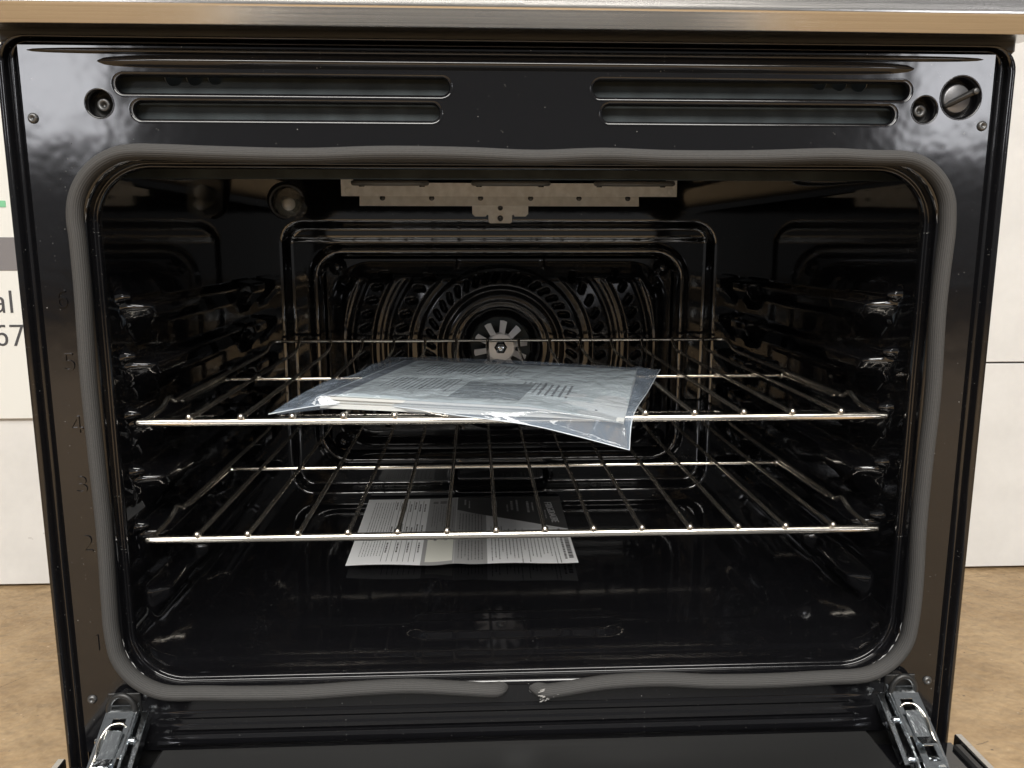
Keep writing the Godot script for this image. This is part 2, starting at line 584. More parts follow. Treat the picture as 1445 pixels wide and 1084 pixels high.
func front_frame(R: Node3D) -> void:
	var root := CSGBox3D.new()
	root.name = "front_frame"
	root.size = Vector3(0.7125, 0.552, 0.002)
	root.position = Vector3(-0.0015, 0.501, -0.001)
	root.material = M.enamel
	R.add_child(root, true)
	var o := root.position
	# oven opening: two boxes and four corner cylinders
	var hx := 0.3215
	var y0 := 0.2795
	var y1 := 0.6985
	var r := 0.046
	for bx in [[hx * 2, y1 - y0 - 2 * r], [hx * 2 - 2 * r, y1 - y0]]:
		var c := CSGBox3D.new()
		c.operation = CSGShape3D.OPERATION_SUBTRACTION
		c.size = Vector3(bx[0], bx[1], 0.02)
		c.position = Vector3(0, (y0 + y1) / 2, 0) - o
		root.add_child(c, true)
	for sx in [-1, 1]:
		for yy in [y0 + r, y1 - r]:
			cyl(root, Vector3(sx * (hx - r), yy, 0) - o, r)
	for s in SLOTS:
		var c := CSGBox3D.new()
		c.operation = CSGShape3D.OPERATION_SUBTRACTION
		c.size = Vector3(s[1] - s[0] - 0.013, 0.0145, 0.02)
		c.position = Vector3((s[0] + s[1]) / 2, s[2], 0) - o
		root.add_child(c, true)
		cyl(root, Vector3(s[0] + 0.0065, s[2], 0) - o, 0.00725)
		cyl(root, Vector3(s[1] - 0.0065, s[2], 0) - o, 0.00725)
	for h in [[-0.3041, 0.7375, 0.0098], [0.3038, 0.7373, 0.0098], [0.3309, 0.7462, 0.0155], [-0.0155, 0.2725, 0.0045], [0.0115, 0.272, 0.0045]]:
		cyl(root, Vector3(h[0], h[1], 0) - o, h[2])
	# rolled lips of slots and round holes
	for s in SLOTS:
		var rows := []
		for k in 7:
			var t := k / 6.0 * PI / 2
			var off := 0.0035 * (1 - sin(t)) - 0.0002
			rows.append(rrect((s[0] + s[1]) / 2, s[2], (s[1] - s[0]) / 2 + off - 0.0, 0.0057 + off, 0.0056 + off, 0.0005 * sin(2 * t) + 0.0003 - 0.005 * (1 - cos(t)), 1, 1, 8))
		var m := MB.new()
		m.loft(rows)
		obj("slot_lip", m.mesh(), M.enamel, R)
	for h in [[-0.3041, 0.7375, 0.0085], [0.3038, 0.7373, 0.0085], [0.3309, 0.7462, 0.0142]]:
		var m := MB.new()
		var pf := []
		for k in 7:
			var t := k / 6.0 * PI / 2
			pf.append(Vector2(h[2] + 0.0022 * (1 - sin(t)), 0.0008 * sin(2 * t) + 0.0003 - 0.006 * (1 - cos(t))))
		pf.append(Vector2(h[2], -0.012))
		m.lathe(pf, at_xf(Vector3(h[0], h[1], 0)), 32)
		obj("hole_lip", m.mesh(), M.enamel, R)
	# screws down in the holes
	for h in [[-0.3041, 0.7375], [0.3038, 0.7373]]:
		var m := MB.new()
		m.lathe([Vector2(0.0001, -0.009), Vector2(0.0016, -0.009), Vector2(0.0021, -0.0065), Vector2(0.0042, -0.006), Vector2(0.0048, -0.008), Vector2(0.0049, -0.012), Vector2(0.0086, -0.0125)], at_xf(Vector3(h[0], h[1], 0)), 20)
		obj("screw", m.mesh(), M.screw, R)
	for h in [[-0.3514, 0.7269], [0.3492, 0.7258], [-0.3495, 0.2721], [0.3478, 0.2707]]:
		var m := MB.new()
		m.lathe([Vector2(0.0001, 0.001), Vector2(0.0012, 0.001), Vector2(0.0017, 0.0022), Vector2(0.003, 0.002), Vector2(0.0038, 0.0005), Vector2(0.004, -0.001)], at_xf(Vector3(h[0], h[1], 0)), 16)
		obj("screw", m.mesh(), M.screw, R)
	# door latch: drum with a pin arm
	var dm := MB.new()
	var lx := at_xf(Vector3(0.3309, 0.7462, 0), Vector3(0, 0, 0.35))
	dm.lathe([Vector2(0.0001, -0.004), Vector2(0.0095, -0.0042), Vector2(0.0108, -0.006), Vector2(0.011, -0.012), Vector2(0.0142, -0.0125)], lx, 32)
	var latch := obj("door_latch", dm.mesh(), M.latch, R)
	dm = MB.new()
	dm.tube([lx * Vector3(-0.009, -0.002, -0.006), lx * Vector3(0.0, -0.0005, -0.001), lx * Vector3(0.0095, 0.0008, 0.002)], 0.0024, 10)
	obj("latch_arm", dm.mesh(), M.black, latch)
	dm = MB.new()
	dm.lathe([Vector2(0.0001, 0.0045), Vector2(0.0018, 0.0045), Vector2(0.0024, 0.0038), Vector2(0.0025, 0.001)], at_xf(lx * Vector3(0.0095, 0.0008, 0.001)), 14)
	obj("latch_pin", dm.mesh(), M.screw, latch)
	# long embossed ridges over the slots
	for e in [[-0.005, 0.7665, 0.300, 0.0055, 0.0045], [-0.003, 0.7735, 0.352, 0.0028, 0.0028]]:
		var m := MB.new()
		m.grid(90, 12, func(u: float, w: float) -> Vector3:
			var x: float = (u * 2 - 1)
			var yy: float = (w * 2 - 1)
			var taper: float = sqrt(maxf(0.0, 1 - pow(absf(x), 14.0)))
			return Vector3(e[0] + x * e[2], e[1] + yy * e[3] * (0.12 + 0.88 * taper), -0.0006 + e[4] * taper * pow(cos(yy * PI / 2), 1.4)))
		obj("embossed_ridge", m.mesh(), M.enamel, R)
	# rolled outer edge: left side, top and right side in one profile
	var prof := [[-0.001, 0.0], [0.0006, -0.0004], [0.0014, -0.003], [0.0022, -0.0058], [0.0034, -0.006], [0.0044, -0.0035], [0.0056, -0.0012], [0.0072, -0.0016], [0.0084, -0.005], [0.0092, -0.009], [0.0108, -0.0098], [0.0122, -0.0075], [0.0135, -0.004], [0.0155, -0.0025], [0.0178, -0.003], [0.0195, -0.006], [0.0200, -0.012], [0.0200, -0.03]]
	var rows := []
	for p in prof:
		var row := []
		var d: float = p[0]
		var x1 := -0.3575 - d
		var x2 := 0.3545 + d * 1.05
		var yt := 0.7765 + d * 0.45
		var rr := 0.008 + d * 0.6
		for k in 13: row.append(Vector3(x1, lerpf(0.175, yt - rr, k / 12.0), p[1]))
		for k in range(1, 9):
			var a := PI - PI / 2 * k / 8
			row.append(Vector3(x1 + rr + cos(a) * rr, yt - rr + sin(a) * rr, p[1]))
		for k in range(1, 13): row.append(Vector3(lerpf(x1 + rr, x2 - rr, k / 12.0), yt, p[1]))
		for k in range(1, 9):
			var a := PI / 2 - PI / 2 * k / 8
			row.append(Vector3(x2 - rr + cos(a) * rr, yt - rr + sin(a) * rr, p[1]))
		for k in range(1, 13): row.append(Vector3(x2, lerpf(yt - rr, 0.175, k / 12.0), p[1]))
		rows.append(row)
	var em := MB.new()
	em.loft(rows, false)
	obj("rolled_edge", em.mesh(), M.enamel, R)
	# lower sill of the frame, drawn in steps down to the door
	em = MB.new()
	var sp := [[0.2600, 0.0003], [0.2575, 0.0012], [0.2545, 0.0014], [0.2520, 0.0005], [0.2490, 0.0006], [0.2465, 0.0015], [0.2435, 0.0016], [0.2410, 0.0006], [0.2380, 0.0006], [0.2350, 0.0018], [0.2310, 0.0018], [0.2270, 0.0003], [0.2230, -0.004], [0.2150, -0.008]]
	em.grid(40, 52, func(u: float, w: float) -> Vector3:
		var f := w * (sp.size() - 1)
		var k := mini(int(f), sp.size() - 2)
		var t := sstep(0, 1, f - k)
		var edge := sstep(0.0, 0.05, u) * (1 - sstep(0.95, 1.0, u))
		return Vector3(lerpf(-0.30, 0.30, u), lerpf(sp[k][0], sp[k + 1][0], f - k), lerpf(0.0003, lerpf(sp[k][1], sp[k + 1][1], t), edge) if f < 10 else lerpf(sp[k][1], sp[k + 1][1], t)))
	obj("lower_sill", em.mesh(), M.enamel, R)
	em = MB.new()
	em.box(at_xf(Vector3(0, 0.200, -0.012)), Vector3(0.745, 0.056, 0.006), 0.001)
	obj("lower_panel", em.mesh(), M.black, R)
	# rack position numbers embossed beside the gasket
	var font := SystemFont.new()
	font.font_names = PackedStringArray(["Droid Sans"])
	for n in [["6", -0.3431, 0.5969], ["5", -0.3423, 0.5493], ["4", -0.3416, 0.5009], ["3", -0.3414, 0.4530], ["2", -0.3410, 0.4049], ["1", -0.3410, 0.3209]]:
		var tm := TextMesh.new()
		tm.font = font
		tm.text = n[0]
		tm.font_size = 32
		tm.pixel_size = 0.00055
		tm.depth = 0.0010
		var t := obj("rack_number", tm, M.enamel, R)
		t.position = Vector3(n[1], n[2], 0.0005)
	# air duct sheets seen through the slots
	for s in [-1.0, 1.0]:
		var c := CSGBox3D.new()
		c.name = "vent_duct_sheet"
		c.size = Vector3(0.246, 0.06, 0.0015)
		c.material = M.duct
		c.position = Vector3(s * 0.172, 0.745, -0.0125)
		c.rotation = Vector3(-0.05, 0, 0)
		R.add_child(c, true)
		for k in 3:
			cyl(c, Vector3(s * (-0.172 + [0.2545, 0.2395, 0.2245][k]) + (0.0 if s < 0 else 0.003), 0.0135, 0), 0.0068 - 0.0006 * k)
	var vb := MB.new()
	vb.box(at_xf(Vector3(0, 0.75, -0.07)), Vector3(0.70, 0.12, 0.002))
	obj("vent_backing", vb.mesh(), M.duct, R)
	gasket(R)

func gasket(R: Node3D) -> void:
	var keys := []
	var L := -0.3260
	var Rr := 0.3258
	# from the right end at the gap, anticlockwise round to the left end
	var z := 0.0055
	keys.append_array([Vector3(0.012, 0.2725, -0.006), Vector3(0.019, 0.2715, 0.003), Vector3(0.032, 0.2735, z), Vector3(0.070, 0.2790, z), Vector3(0.115, 0.2805, z), Vector3(0.16, 0.2775, z), Vector3(0.21, 0.2770, z), Vector3(0.25, 0.2783, z), Vector3(0.267, 0.2788, z)])
	for k in range(0, 7):
		var a := -PI / 2 + PI / 2 * k / 6
		keys.append(Vector3(Rr - 0.046 + cos(a) * 0.046, 0.325 + sin(a) * 0.046, z))
	for y in [0.337, 0.352, 0.375, 0.41, 0.46, 0.52, 0.58, 0.61, 0.632, 0.646]: keys.append(Vector3(Rr + 0.001 * sin(y * 40), y, z))
	for k in range(0, 7):
		var a := PI / 2 * k / 6
		keys.append(Vector3(Rr - 0.043 + cos(a) * 0.043, 0.6585 + sin(a) * 0.043, z))
	for q in [[0.269, 0.7016], [0.254, 0.7020], [0.23, 0.7028], [0.17, 0.7010], [0.11, 0.7008], [0.06, 0.7022], [0.01, 0.7005], [-0.04, 0.7022], [-0.10, 0.7028], [-0.16, 0.7010], [-0.22, 0.7020], [-0.25, 0.7030], [-0.266, 0.7034]]: keys.append(Vector3(q[0], q[1], z))
	for k in range(0, 7):
		var a := PI / 2 + PI / 2 * k / 6
		keys.append(Vector3(L + 0.048 + cos(a) * 0.048, 0.6555 + sin(a) * 0.048, z))
	for y in [0.643, 0.628, 0.60, 0.54, 0.48, 0.42, 0.37, 0.352, 0.339]: keys.append(Vector3(L + 0.0008 * sin(y * 33), y, z))
	for k in range(0, 7):
		var a := PI + PI / 2 * k / 6
		keys.append(Vector3(L + 0.048 + cos(a) * 0.048, 0.3265 + sin(a) * 0.048, z))
	for q in [[-0.266, 0.2784], [-0.252, 0.2780], [-0.23, 0.2770], [-0.18, 0.2765], [-0.13, 0.2790], [-0.09, 0.2798], [-0.05, 0.2768], [-0.027, 0.2748]]: keys.append(Vector3(q[0], q[1], z))
	keys.append(Vector3(-0.019, 0.2738, 0.003))
	keys.append(Vector3(-0.016, 0.2735, -0.006))
	var m := MB.new()
	m.tube(spline(keys, 5), 0.0072, 20, true, 0.8, 150.0)
	var g := obj("door_gasket", m.mesh(), M.gasket, R)
	g.set_meta("label", "grey woven fibreglass rope seal with a gap at the bottom")
	# seam stitches at the right end
	m = MB.new()
	for k in 7:
		var t := k / 6.0
		var p := Vector3(0.0185 + 0.020 * t, 0.2665 + 0.0125 * t, 0.0115 - 0.0045 * pow(2 * t - 1, 2))
		m.tube([p, p + Vector3(0.0018, 0.0006, 0.0006)], 0.0006, 6)
	obj("seam_stitching", m.mesh(), M.stitch, g).set_meta("kind", "stuff")
	var fr := RandomNumberGenerator.new()
	fr.seed = 3
	m = MB.new()
	for k in 16:
		var a := fr.randf_range(2.2, 5.2)
		var p := Vector3(0.0185 + fr.randf() * 0.006, 0.2715 + sin(a) * 0.0062, 0.004 + absf(cos(a)) * 0.006)
		m.tube([p, p + Vector3(-0.002 - fr.randf() * 0.003, fr.randf_range(-0.002, 0.001), fr.randf_range(0.0005, 0.002))], 0.00035, 5)
	obj("frayed_fibres", m.mesh(), M.stitch, g).set_meta("kind", "stuff")

func cavity(R: Node3D) -> void:
	# rolled rim of the opening
	var prof := [[-0.004, 0.0003], [0.0, 0.0002], [0.0006, -0.003], [0.0008, -0.007], [0.0012, -0.0095], [0.0022, -0.0104], [0.0036, -0.0095], [0.0048, -0.0100], [0.0054, -0.0125], [0.0050, -0.016], [0.0030, -0.021], [0.0, -0.026], [-0.005, -0.030]]
	var rows := []
	for p in prof:
		var row := rrect(0, 0.489, 0.3215 - p[0], 0.2095 - p[0], 0.046 - p[0], p[1], 30, 20, 12)
		if p[1] < -0.012:
			for i in row.size(): row[i].y = maxf(row[i].y, 0.2838)
		rows.append(row)
	var m := MB.new()
	m.loft(rows)
	obj("opening_rim", m.mesh(), M.enamel, R)
	# stamped liner, cut into floor, ceiling and two side walls
	var nh := 130
	var nv := 200
	var nc := 10
	var zs := [-0.030, -0.033, -0.037]
	for k in 171: zs.append(-0.040 - 0.454 * k / 170.0)
	var ring := []
	for k in zs.size():
		var z: float = zs[k]
		var row := rrect(0, 0.489, 0.3265, 0.2145, 0.051, z, nh, nv, nc) if k == 0 else rrect(0, 0.5085, 0.330, 0.2235, 0.045, z, nh, nv, nc)
		if k == 1 or k == 2:
			var w := 0.55 if k == 1 else 0.9
			var row0 := rrect(0, 0.489, 0.3265, 0.2145, 0.051, z, nh, nv, nc)
			for i in row.size(): row[i] = row0[i].lerp(row[i], w)
		if k < 3:
			for i in row.size(): row[i].y = maxf(row[i].y, 0.2838)
		else:
			for i in row.size():
				var p: Vector3 = row[i]
				if absf(p.x) > 0.315:
					p.x -= signf(p.x) * ledge(p.y, z) * sstep(0.315, 0.329, absf(p.x))
				elif p.y < 0.30:
					var d := sd_rrect(p.x, z + 0.265, 0.245, 0.170, 0.03)
					var dy := -0.0035 * (1 - sstep(-0.007, 0.0, d))
					var d2 := sd_rrect(p.x, z + 0.095, 0.10, 0.03, 0.02)
					dy += 0.003 * (1 - sstep(-0.006, 0.0, d2))
					p.y += dy * (1 - sstep(0.285, 0.30, p.y))
				row[i] = p
		ring.append(row)
	var half := nc / 2
	var n: int = ring[0].size()
	var b1 := nv + half                 # right wall ends in the upper right corner
	var b2 := nv + nc + nh + half       # ceiling ends
	var b3 := 2 * nv + 2 * nc + nh + half
	var b4 := n - half
	for part in [["side_wall", b4 - n, b1], ["cavity_ceiling", b1, b2], ["side_wall", b2, b3], ["cavity_floor", b3, b4]]:
		var rr := []
		for row in ring:
			var q := []
			for i in range(part[1], part[2] + 1): q.append(row[(i + n) % n])
			rr.append(q)
		m = MB.new()
		m.loft(rr, false)
		obj(part[0], m.mesh(), M.liner, R)
	m = MB.new()
	m.grid(230, 160, func(u: float, w: float) -> Vector3:
		var x := lerpf(-0.335, 0.335, u)
		var y := lerpf(0.280, 0.737, w)
		return Vector3(x, y, back_z(x, y)))
	obj("back_wall", m.mesh(), M.liner, R)

func back_fittings(R: Node3D) -> void:
	var m := MB.new()
	var nx := 330
	var ny := 196
	m.grid(nx, ny, func(u: float, w: float) -> Vector3:
		var x := lerpf(-0.238, 0.238, u)
		var y := lerpf(0.348, 0.616, w)
		return Vector3(x, y, baffle_z(x, y)))
	# the round opening in front of the fan
	var keep := PackedInt32Array()
	for k in range(0, m.ix.size(), 3):
		var c := (m.v[m.ix[k]] + m.v[m.ix[k + 1]] + m.v[m.ix[k + 2]]) / 3.0
		if Vector2(c.x, c.y - 0.494).length() > 0.042:
			keep.append_array([m.ix[k], m.ix[k + 1], m.ix[k + 2]])
	m.ix = keep
	obj("fan_cover", m.mesh(), M.enamel, R)
	# cover screws in raised bosses
	for c in [[-0.222, 0.606], [0.224, 0.604], [-0.222, 0.362], [0.224, 0.362]]:
		m = MB.new()
		m.lathe([Vector2(0.0001, 0.009), Vector2(0.004, 0.009), Vector2(0.0052, 0.0075), Vector2(0.0056, 0.003), Vector2(0.011, 0.002), Vector2(0.013, -0.004)], at_xf(Vector3(c[0], c[1], -0.505)), 12)
		obj("cover_screw", m.mesh(), M.enamel, R)
	# convection fan
	var fan := Node3D.new()
	fan.name = "convection_fan"
	fan.position = Vector3(0, 0.494, -0.504)
	R.add_child(fan, true)
	m = MB.new()
	m.lathe([Vector2(0.0001, 0.004), Vector2(0.018, 0.004), Vector2(0.0205, 0.002), Vector2(0.021, -0.002)], Transform3D(), 28)
	obj("hub", m.mesh(), M.fan, fan)
	m = MB.new()
	m.lathe([Vector2(0.0001, 0.010), Vector2(0.004, 0.010), Vector2(0.0055, 0.0085), Vector2(0.0058, 0.005), Vector2(0.009, 0.0045), Vector2(0.0095, 0.003)], Transform3D(), 6)
	obj("hub_nut", m.mesh(), M.zinc, fan)
	var bl := MB.new()
	bl.plate(PackedVector2Array([Vector2(0.012, -0.005), Vector2(0.030, -0.0065), Vector2(0.0425, -0.0085), Vector2(0.0445, -0.002), Vector2(0.044, 0.0035), Vector2(0.030, 0.004), Vector2(0.014, 0.0045)]), -0.0006, 0.0006)
	var blade := bl.mesh()
	for k in 10:
		var a := TAU * k / 10 + 0.25
		var o := obj("blade", blade, M.fan, fan)
		o.transform = Transform3D(Basis(Vector3(0, 0, 1), a) * Basis(Vector3(1, 0, 0), -0.45).scaled(Vector3.ONE * 0.85), Vector3(0, 0, 0.001))
	m = MB.new()
	m.lathe([Vector2(0.0001, -0.014), Vector2(0.058, -0.014), Vector2(0.060, -0.010), Vector2(0.060, 0.0)], Transform3D(), 24)
	obj("fan_shroud", m.mesh(), M.duct, fan)
	# broil element bracket
	var bz := -0.468
	var br := Node3D.new()
	br.name = "broil_bracket"
	R.add_child(br, true)
	m = MB.new()
	var pts := PackedVector2Array()
	pts.append_array([Vector2(-0.2075, 0.6975), Vector2(0.2320, 0.6975), Vector2(0.2320, 0.7255), Vector2(0.2170, 0.7255), Vector2(0.2170, 0.7190)])
	var notches := [0.2130, 0.1290, 0.0525, -0.0290, -0.1030, -0.1810]
	for x in notches:
		pts.append_array([Vector2(x + 0.0045, 0.7145), Vector2(x + 0.0035, 0.7095), Vector2(x - 0.0035, 0.7095), Vector2(x - 0.0045, 0.7145)])
	pts.append_array([Vector2(-0.1930, 0.7190), Vector2(-0.1930, 0.7270), Vector2(-0.2075, 0.7270)])
	m.plate(pts, bz - 0.0008, bz + 0.0008)
	obj("bracket_rail", m.mesh(), M.bracket, br)
	m = MB.new()
	m.box(at_xf(Vector3(-0.001, 0.6945, bz - 0.006), Vector3(-0.25, 0, 0)), Vector3(0.368, 0.019, 0.0014), 0.0004)
	obj("bracket_backing", m.mesh(), M.bracket, br)
	m = MB.new()
	m.plate(PackedVector2Array([Vector2(-0.038, 0.692), Vector2(-0.038, 0.6755), Vector2(-0.0345, 0.672), Vector2(-0.020, 0.672), Vector2(-0.0185, 0.6745), Vector2(-0.0165, 0.6735), Vector2(-0.0165, 0.665), Vector2(-0.0145, 0.6632), Vector2(0.0125, 0.6632), Vector2(0.0145, 0.665), Vector2(0.0145, 0.6735), Vector2(0.0165, 0.6745), Vector2(0.018, 0.672), Vector2(0.0325, 0.672), Vector2(0.036, 0.6755), Vector2(0.036, 0.692)]), bz - 0.0075, bz - 0.0055)
	obj("mounting_tab", m.mesh(), M.bracket, br)
	for p in [[-0.0010, 0.6695, 0.0036], [-0.0010, 0.6830, 0.0032]]:
		m = MB.new()
		m.lathe([Vector2(0.0001, 0.0022), Vector2(0.0016, 0.0022), Vector2(0.002, 0.0034), Vector2(p[2] * 0.8, 0.003), Vector2(p[2], 0.0012), Vector2(p[2] + 0.0003, 0)], at_xf(Vector3(p[0], p[1], bz - 0.0055)), 16)
		obj("screw", m.mesh(), M.screw, br)
	for p in [-0.155, -0.091, -0.027, 0.039, 0.103, 0.168]:
		m = MB.new()
		m.lathe([Vector2(0.0001, 0.0016), Vector2(0.0028, 0.0013), Vector2(0.0036, 0.0)], at_xf(Vector3(p, 0.6955, bz - 0.0048), Vector3(-0.25, 0, 0)), 12)
		obj("rivet", m.mesh(), M.screw, br)
	for p in [-0.199, 0.224]:
		m = MB.new()
		m.lathe([Vector2(0.0001, 0.0004), Vector2(0.003, 0.0012), Vector2(0.0042, 0.0)], at_xf(Vector3(p, 0.7045, bz + 0.0008)), 14)
		obj("rivet", m.mesh(), M.bracket, br)
	# three hairpins of the broil element resting in the notches
	for k in 3:
		var x1: float = notches[5 - 2 * k]
		var x2: float = notches[4 - 2 * k]
		var y := 0.7140
		var keys := [Vector3(x1, y, bz - 0.010), Vector3(x1 - 0.001, y, bz + 0.006), Vector3(x1 - 0.007, y - 0.001, bz + 0.020), Vector3(x1 - 0.002, y - 0.002, bz + 0.034), Vector3(lerpf(x1, x2, 0.3), y - 0.0025, bz + 0.039), Vector3(lerpf(x1, x2, 0.7), y - 0.0025, bz + 0.039), Vector3(x2 + 0.002, y - 0.002, bz + 0.034), Vector3(x2 + 0.007, y - 0.001, bz + 0.020), Vector3(x2 + 0.001, y, bz + 0.006), Vector3(x2, y, bz - 0.010)]
		m = MB.new()
		m.tube(spline(keys, 5), 0.0034, 12)
		obj("broil_element", m.mesh(), M.element, R)
	# oven lamp under its glass cap
	var lx := Transform3D(Basis(Vector3(0, 1, 0), 0.35) * Basis(Vector3(1, 0, 0), 0.25), Vector3(-0.281, 0.692, -0.480))
	var lamp := Node3D.new()
	lamp.name = "oven_lamp"
	R.add_child(lamp, true)
	m = MB.new()
	m.lathe([Vector2(0.024, -0.006), Vector2(0.024, 0.006), Vector2(0.0215, 0.008), Vector2(0.019, 0.006)], lx, 32)
	obj("lamp_socket", m.mesh(), M.black, lamp)
	m = MB.new()
	m.lathe([Vector2(0.0001, 0.026), Vector2(0.006, 0.0255), Vector2(0.0085, 0.021), Vector2(0.007, 0.010), Vector2(0.006, 0.0)], lx, 18)
	obj("bulb", m.mesh(), M.bracket, lamp)
	var rows := []
	for p in [[0.0005, 0.036], [0.007, 0.0355], [0.0125, 0.0335], [0.016, 0.029], [0.018, 0.022], [0.0195, 0.014], [0.0208, 0.006]]:
		var row := []
		for s in 48:
			var a := TAU * s / 48
			var rr: float = p[0] * (1.0 + 0.06 * cos(12 * a)) * 0.9
			row.append(lx * Vector3(cos(a) * rr, sin(a) * rr, p[1]))
		rows.append(row)
	m = MB.new()
	m.loft(rows)
	obj("glass_cap", m.mesh(), M.glass, lamp)

func control_panel(R: Node3D) -> void:
	# brushed panel over the oven: bullnose lower edge, underside turned back to the frame
	var prof := [[0.7880, -0.012], [0.7868, 0.010], [0.7856, 0.0235], [0.7857, 0.0246], [0.7864, 0.0254], [0.7950, 0.0318], [0.7958, 0.0326], [0.7966, 0.0331], [0.7976, 0.0333], [0.7990, 0.0333], [0.84, 0.0312], [0.895, 0.0285], [0.899, 0.024], [0.900, 0.014]]
	var rows := []
	for p in prof:
		rows.append([Vector3(-0.379, p[0], p[1]), Vector3(-0.2, p[0], p[1]), Vector3(0, p[0], p[1]), Vector3(0.2, p[0], p[1]), Vector3(0.379, p[0], p[1])])
	var m := MB.new()
	m.loft(rows, false)
	obj("control_panel", m.mesh(), M.steel, R)
	m = MB.new()
	m.box(at_xf(Vector3(0, 0.787, -0.014)), Vector3(0.752, 0.016, 0.012), 0.003)
	obj("panel_gap_filler", m.mesh(), M.black, R)

func door(R: Node3D) -> void:
	var d := Node3D.new()
	d.name = "oven_door"
	R.add_child(d, true)
	var m := MB.new()
	m.box(at_xf(Vector3(0, 0.207, 0.262)), Vector3(0.738, 0.026, 0.505), 0.003)
	obj("inner_panel", m.mesh(), M.liner, d)
	m = MB.new()
	m.box(at_xf(Vector3(0, 0.2262, 0.246)), Vector3(0.590, 0.013, 0.475), 0.004)
	obj("raised_liner", m.mesh(), M.black, d)
	m = MB.new()
	m.box(at_xf(Vector3(0, 0.2335, 0.265)), Vector3(0.500, 0.003, 0.30), 0.001)
	obj("window_glass", m.mesh(), M.enamel, d)
	m = MB.new()
	m.box(at_xf(Vector3(0, 0.186, 0.262)), Vector3(0.756, 0.014, 0.510), 0.003)
	obj("outer_panel", m.mesh(), M.steel, d)
	for s in [-1.0, 1.0]:
		m = MB.new()
		m.box(at_xf(Vector3(s * 0.3748, 0.209, 0.262)), Vector3(0.0068, 0.031, 0.510), 0.001)
		obj("side_trim", m.mesh(), M.steel, d)
		m = MB.new()
		m.box(at_xf(Vector3(s * 0.366, 0.2215, 0.20)), Vector3(0.008, 0.006, 0.36), 0.002)
		obj("corner_cap", m.mesh(), M.black, d)

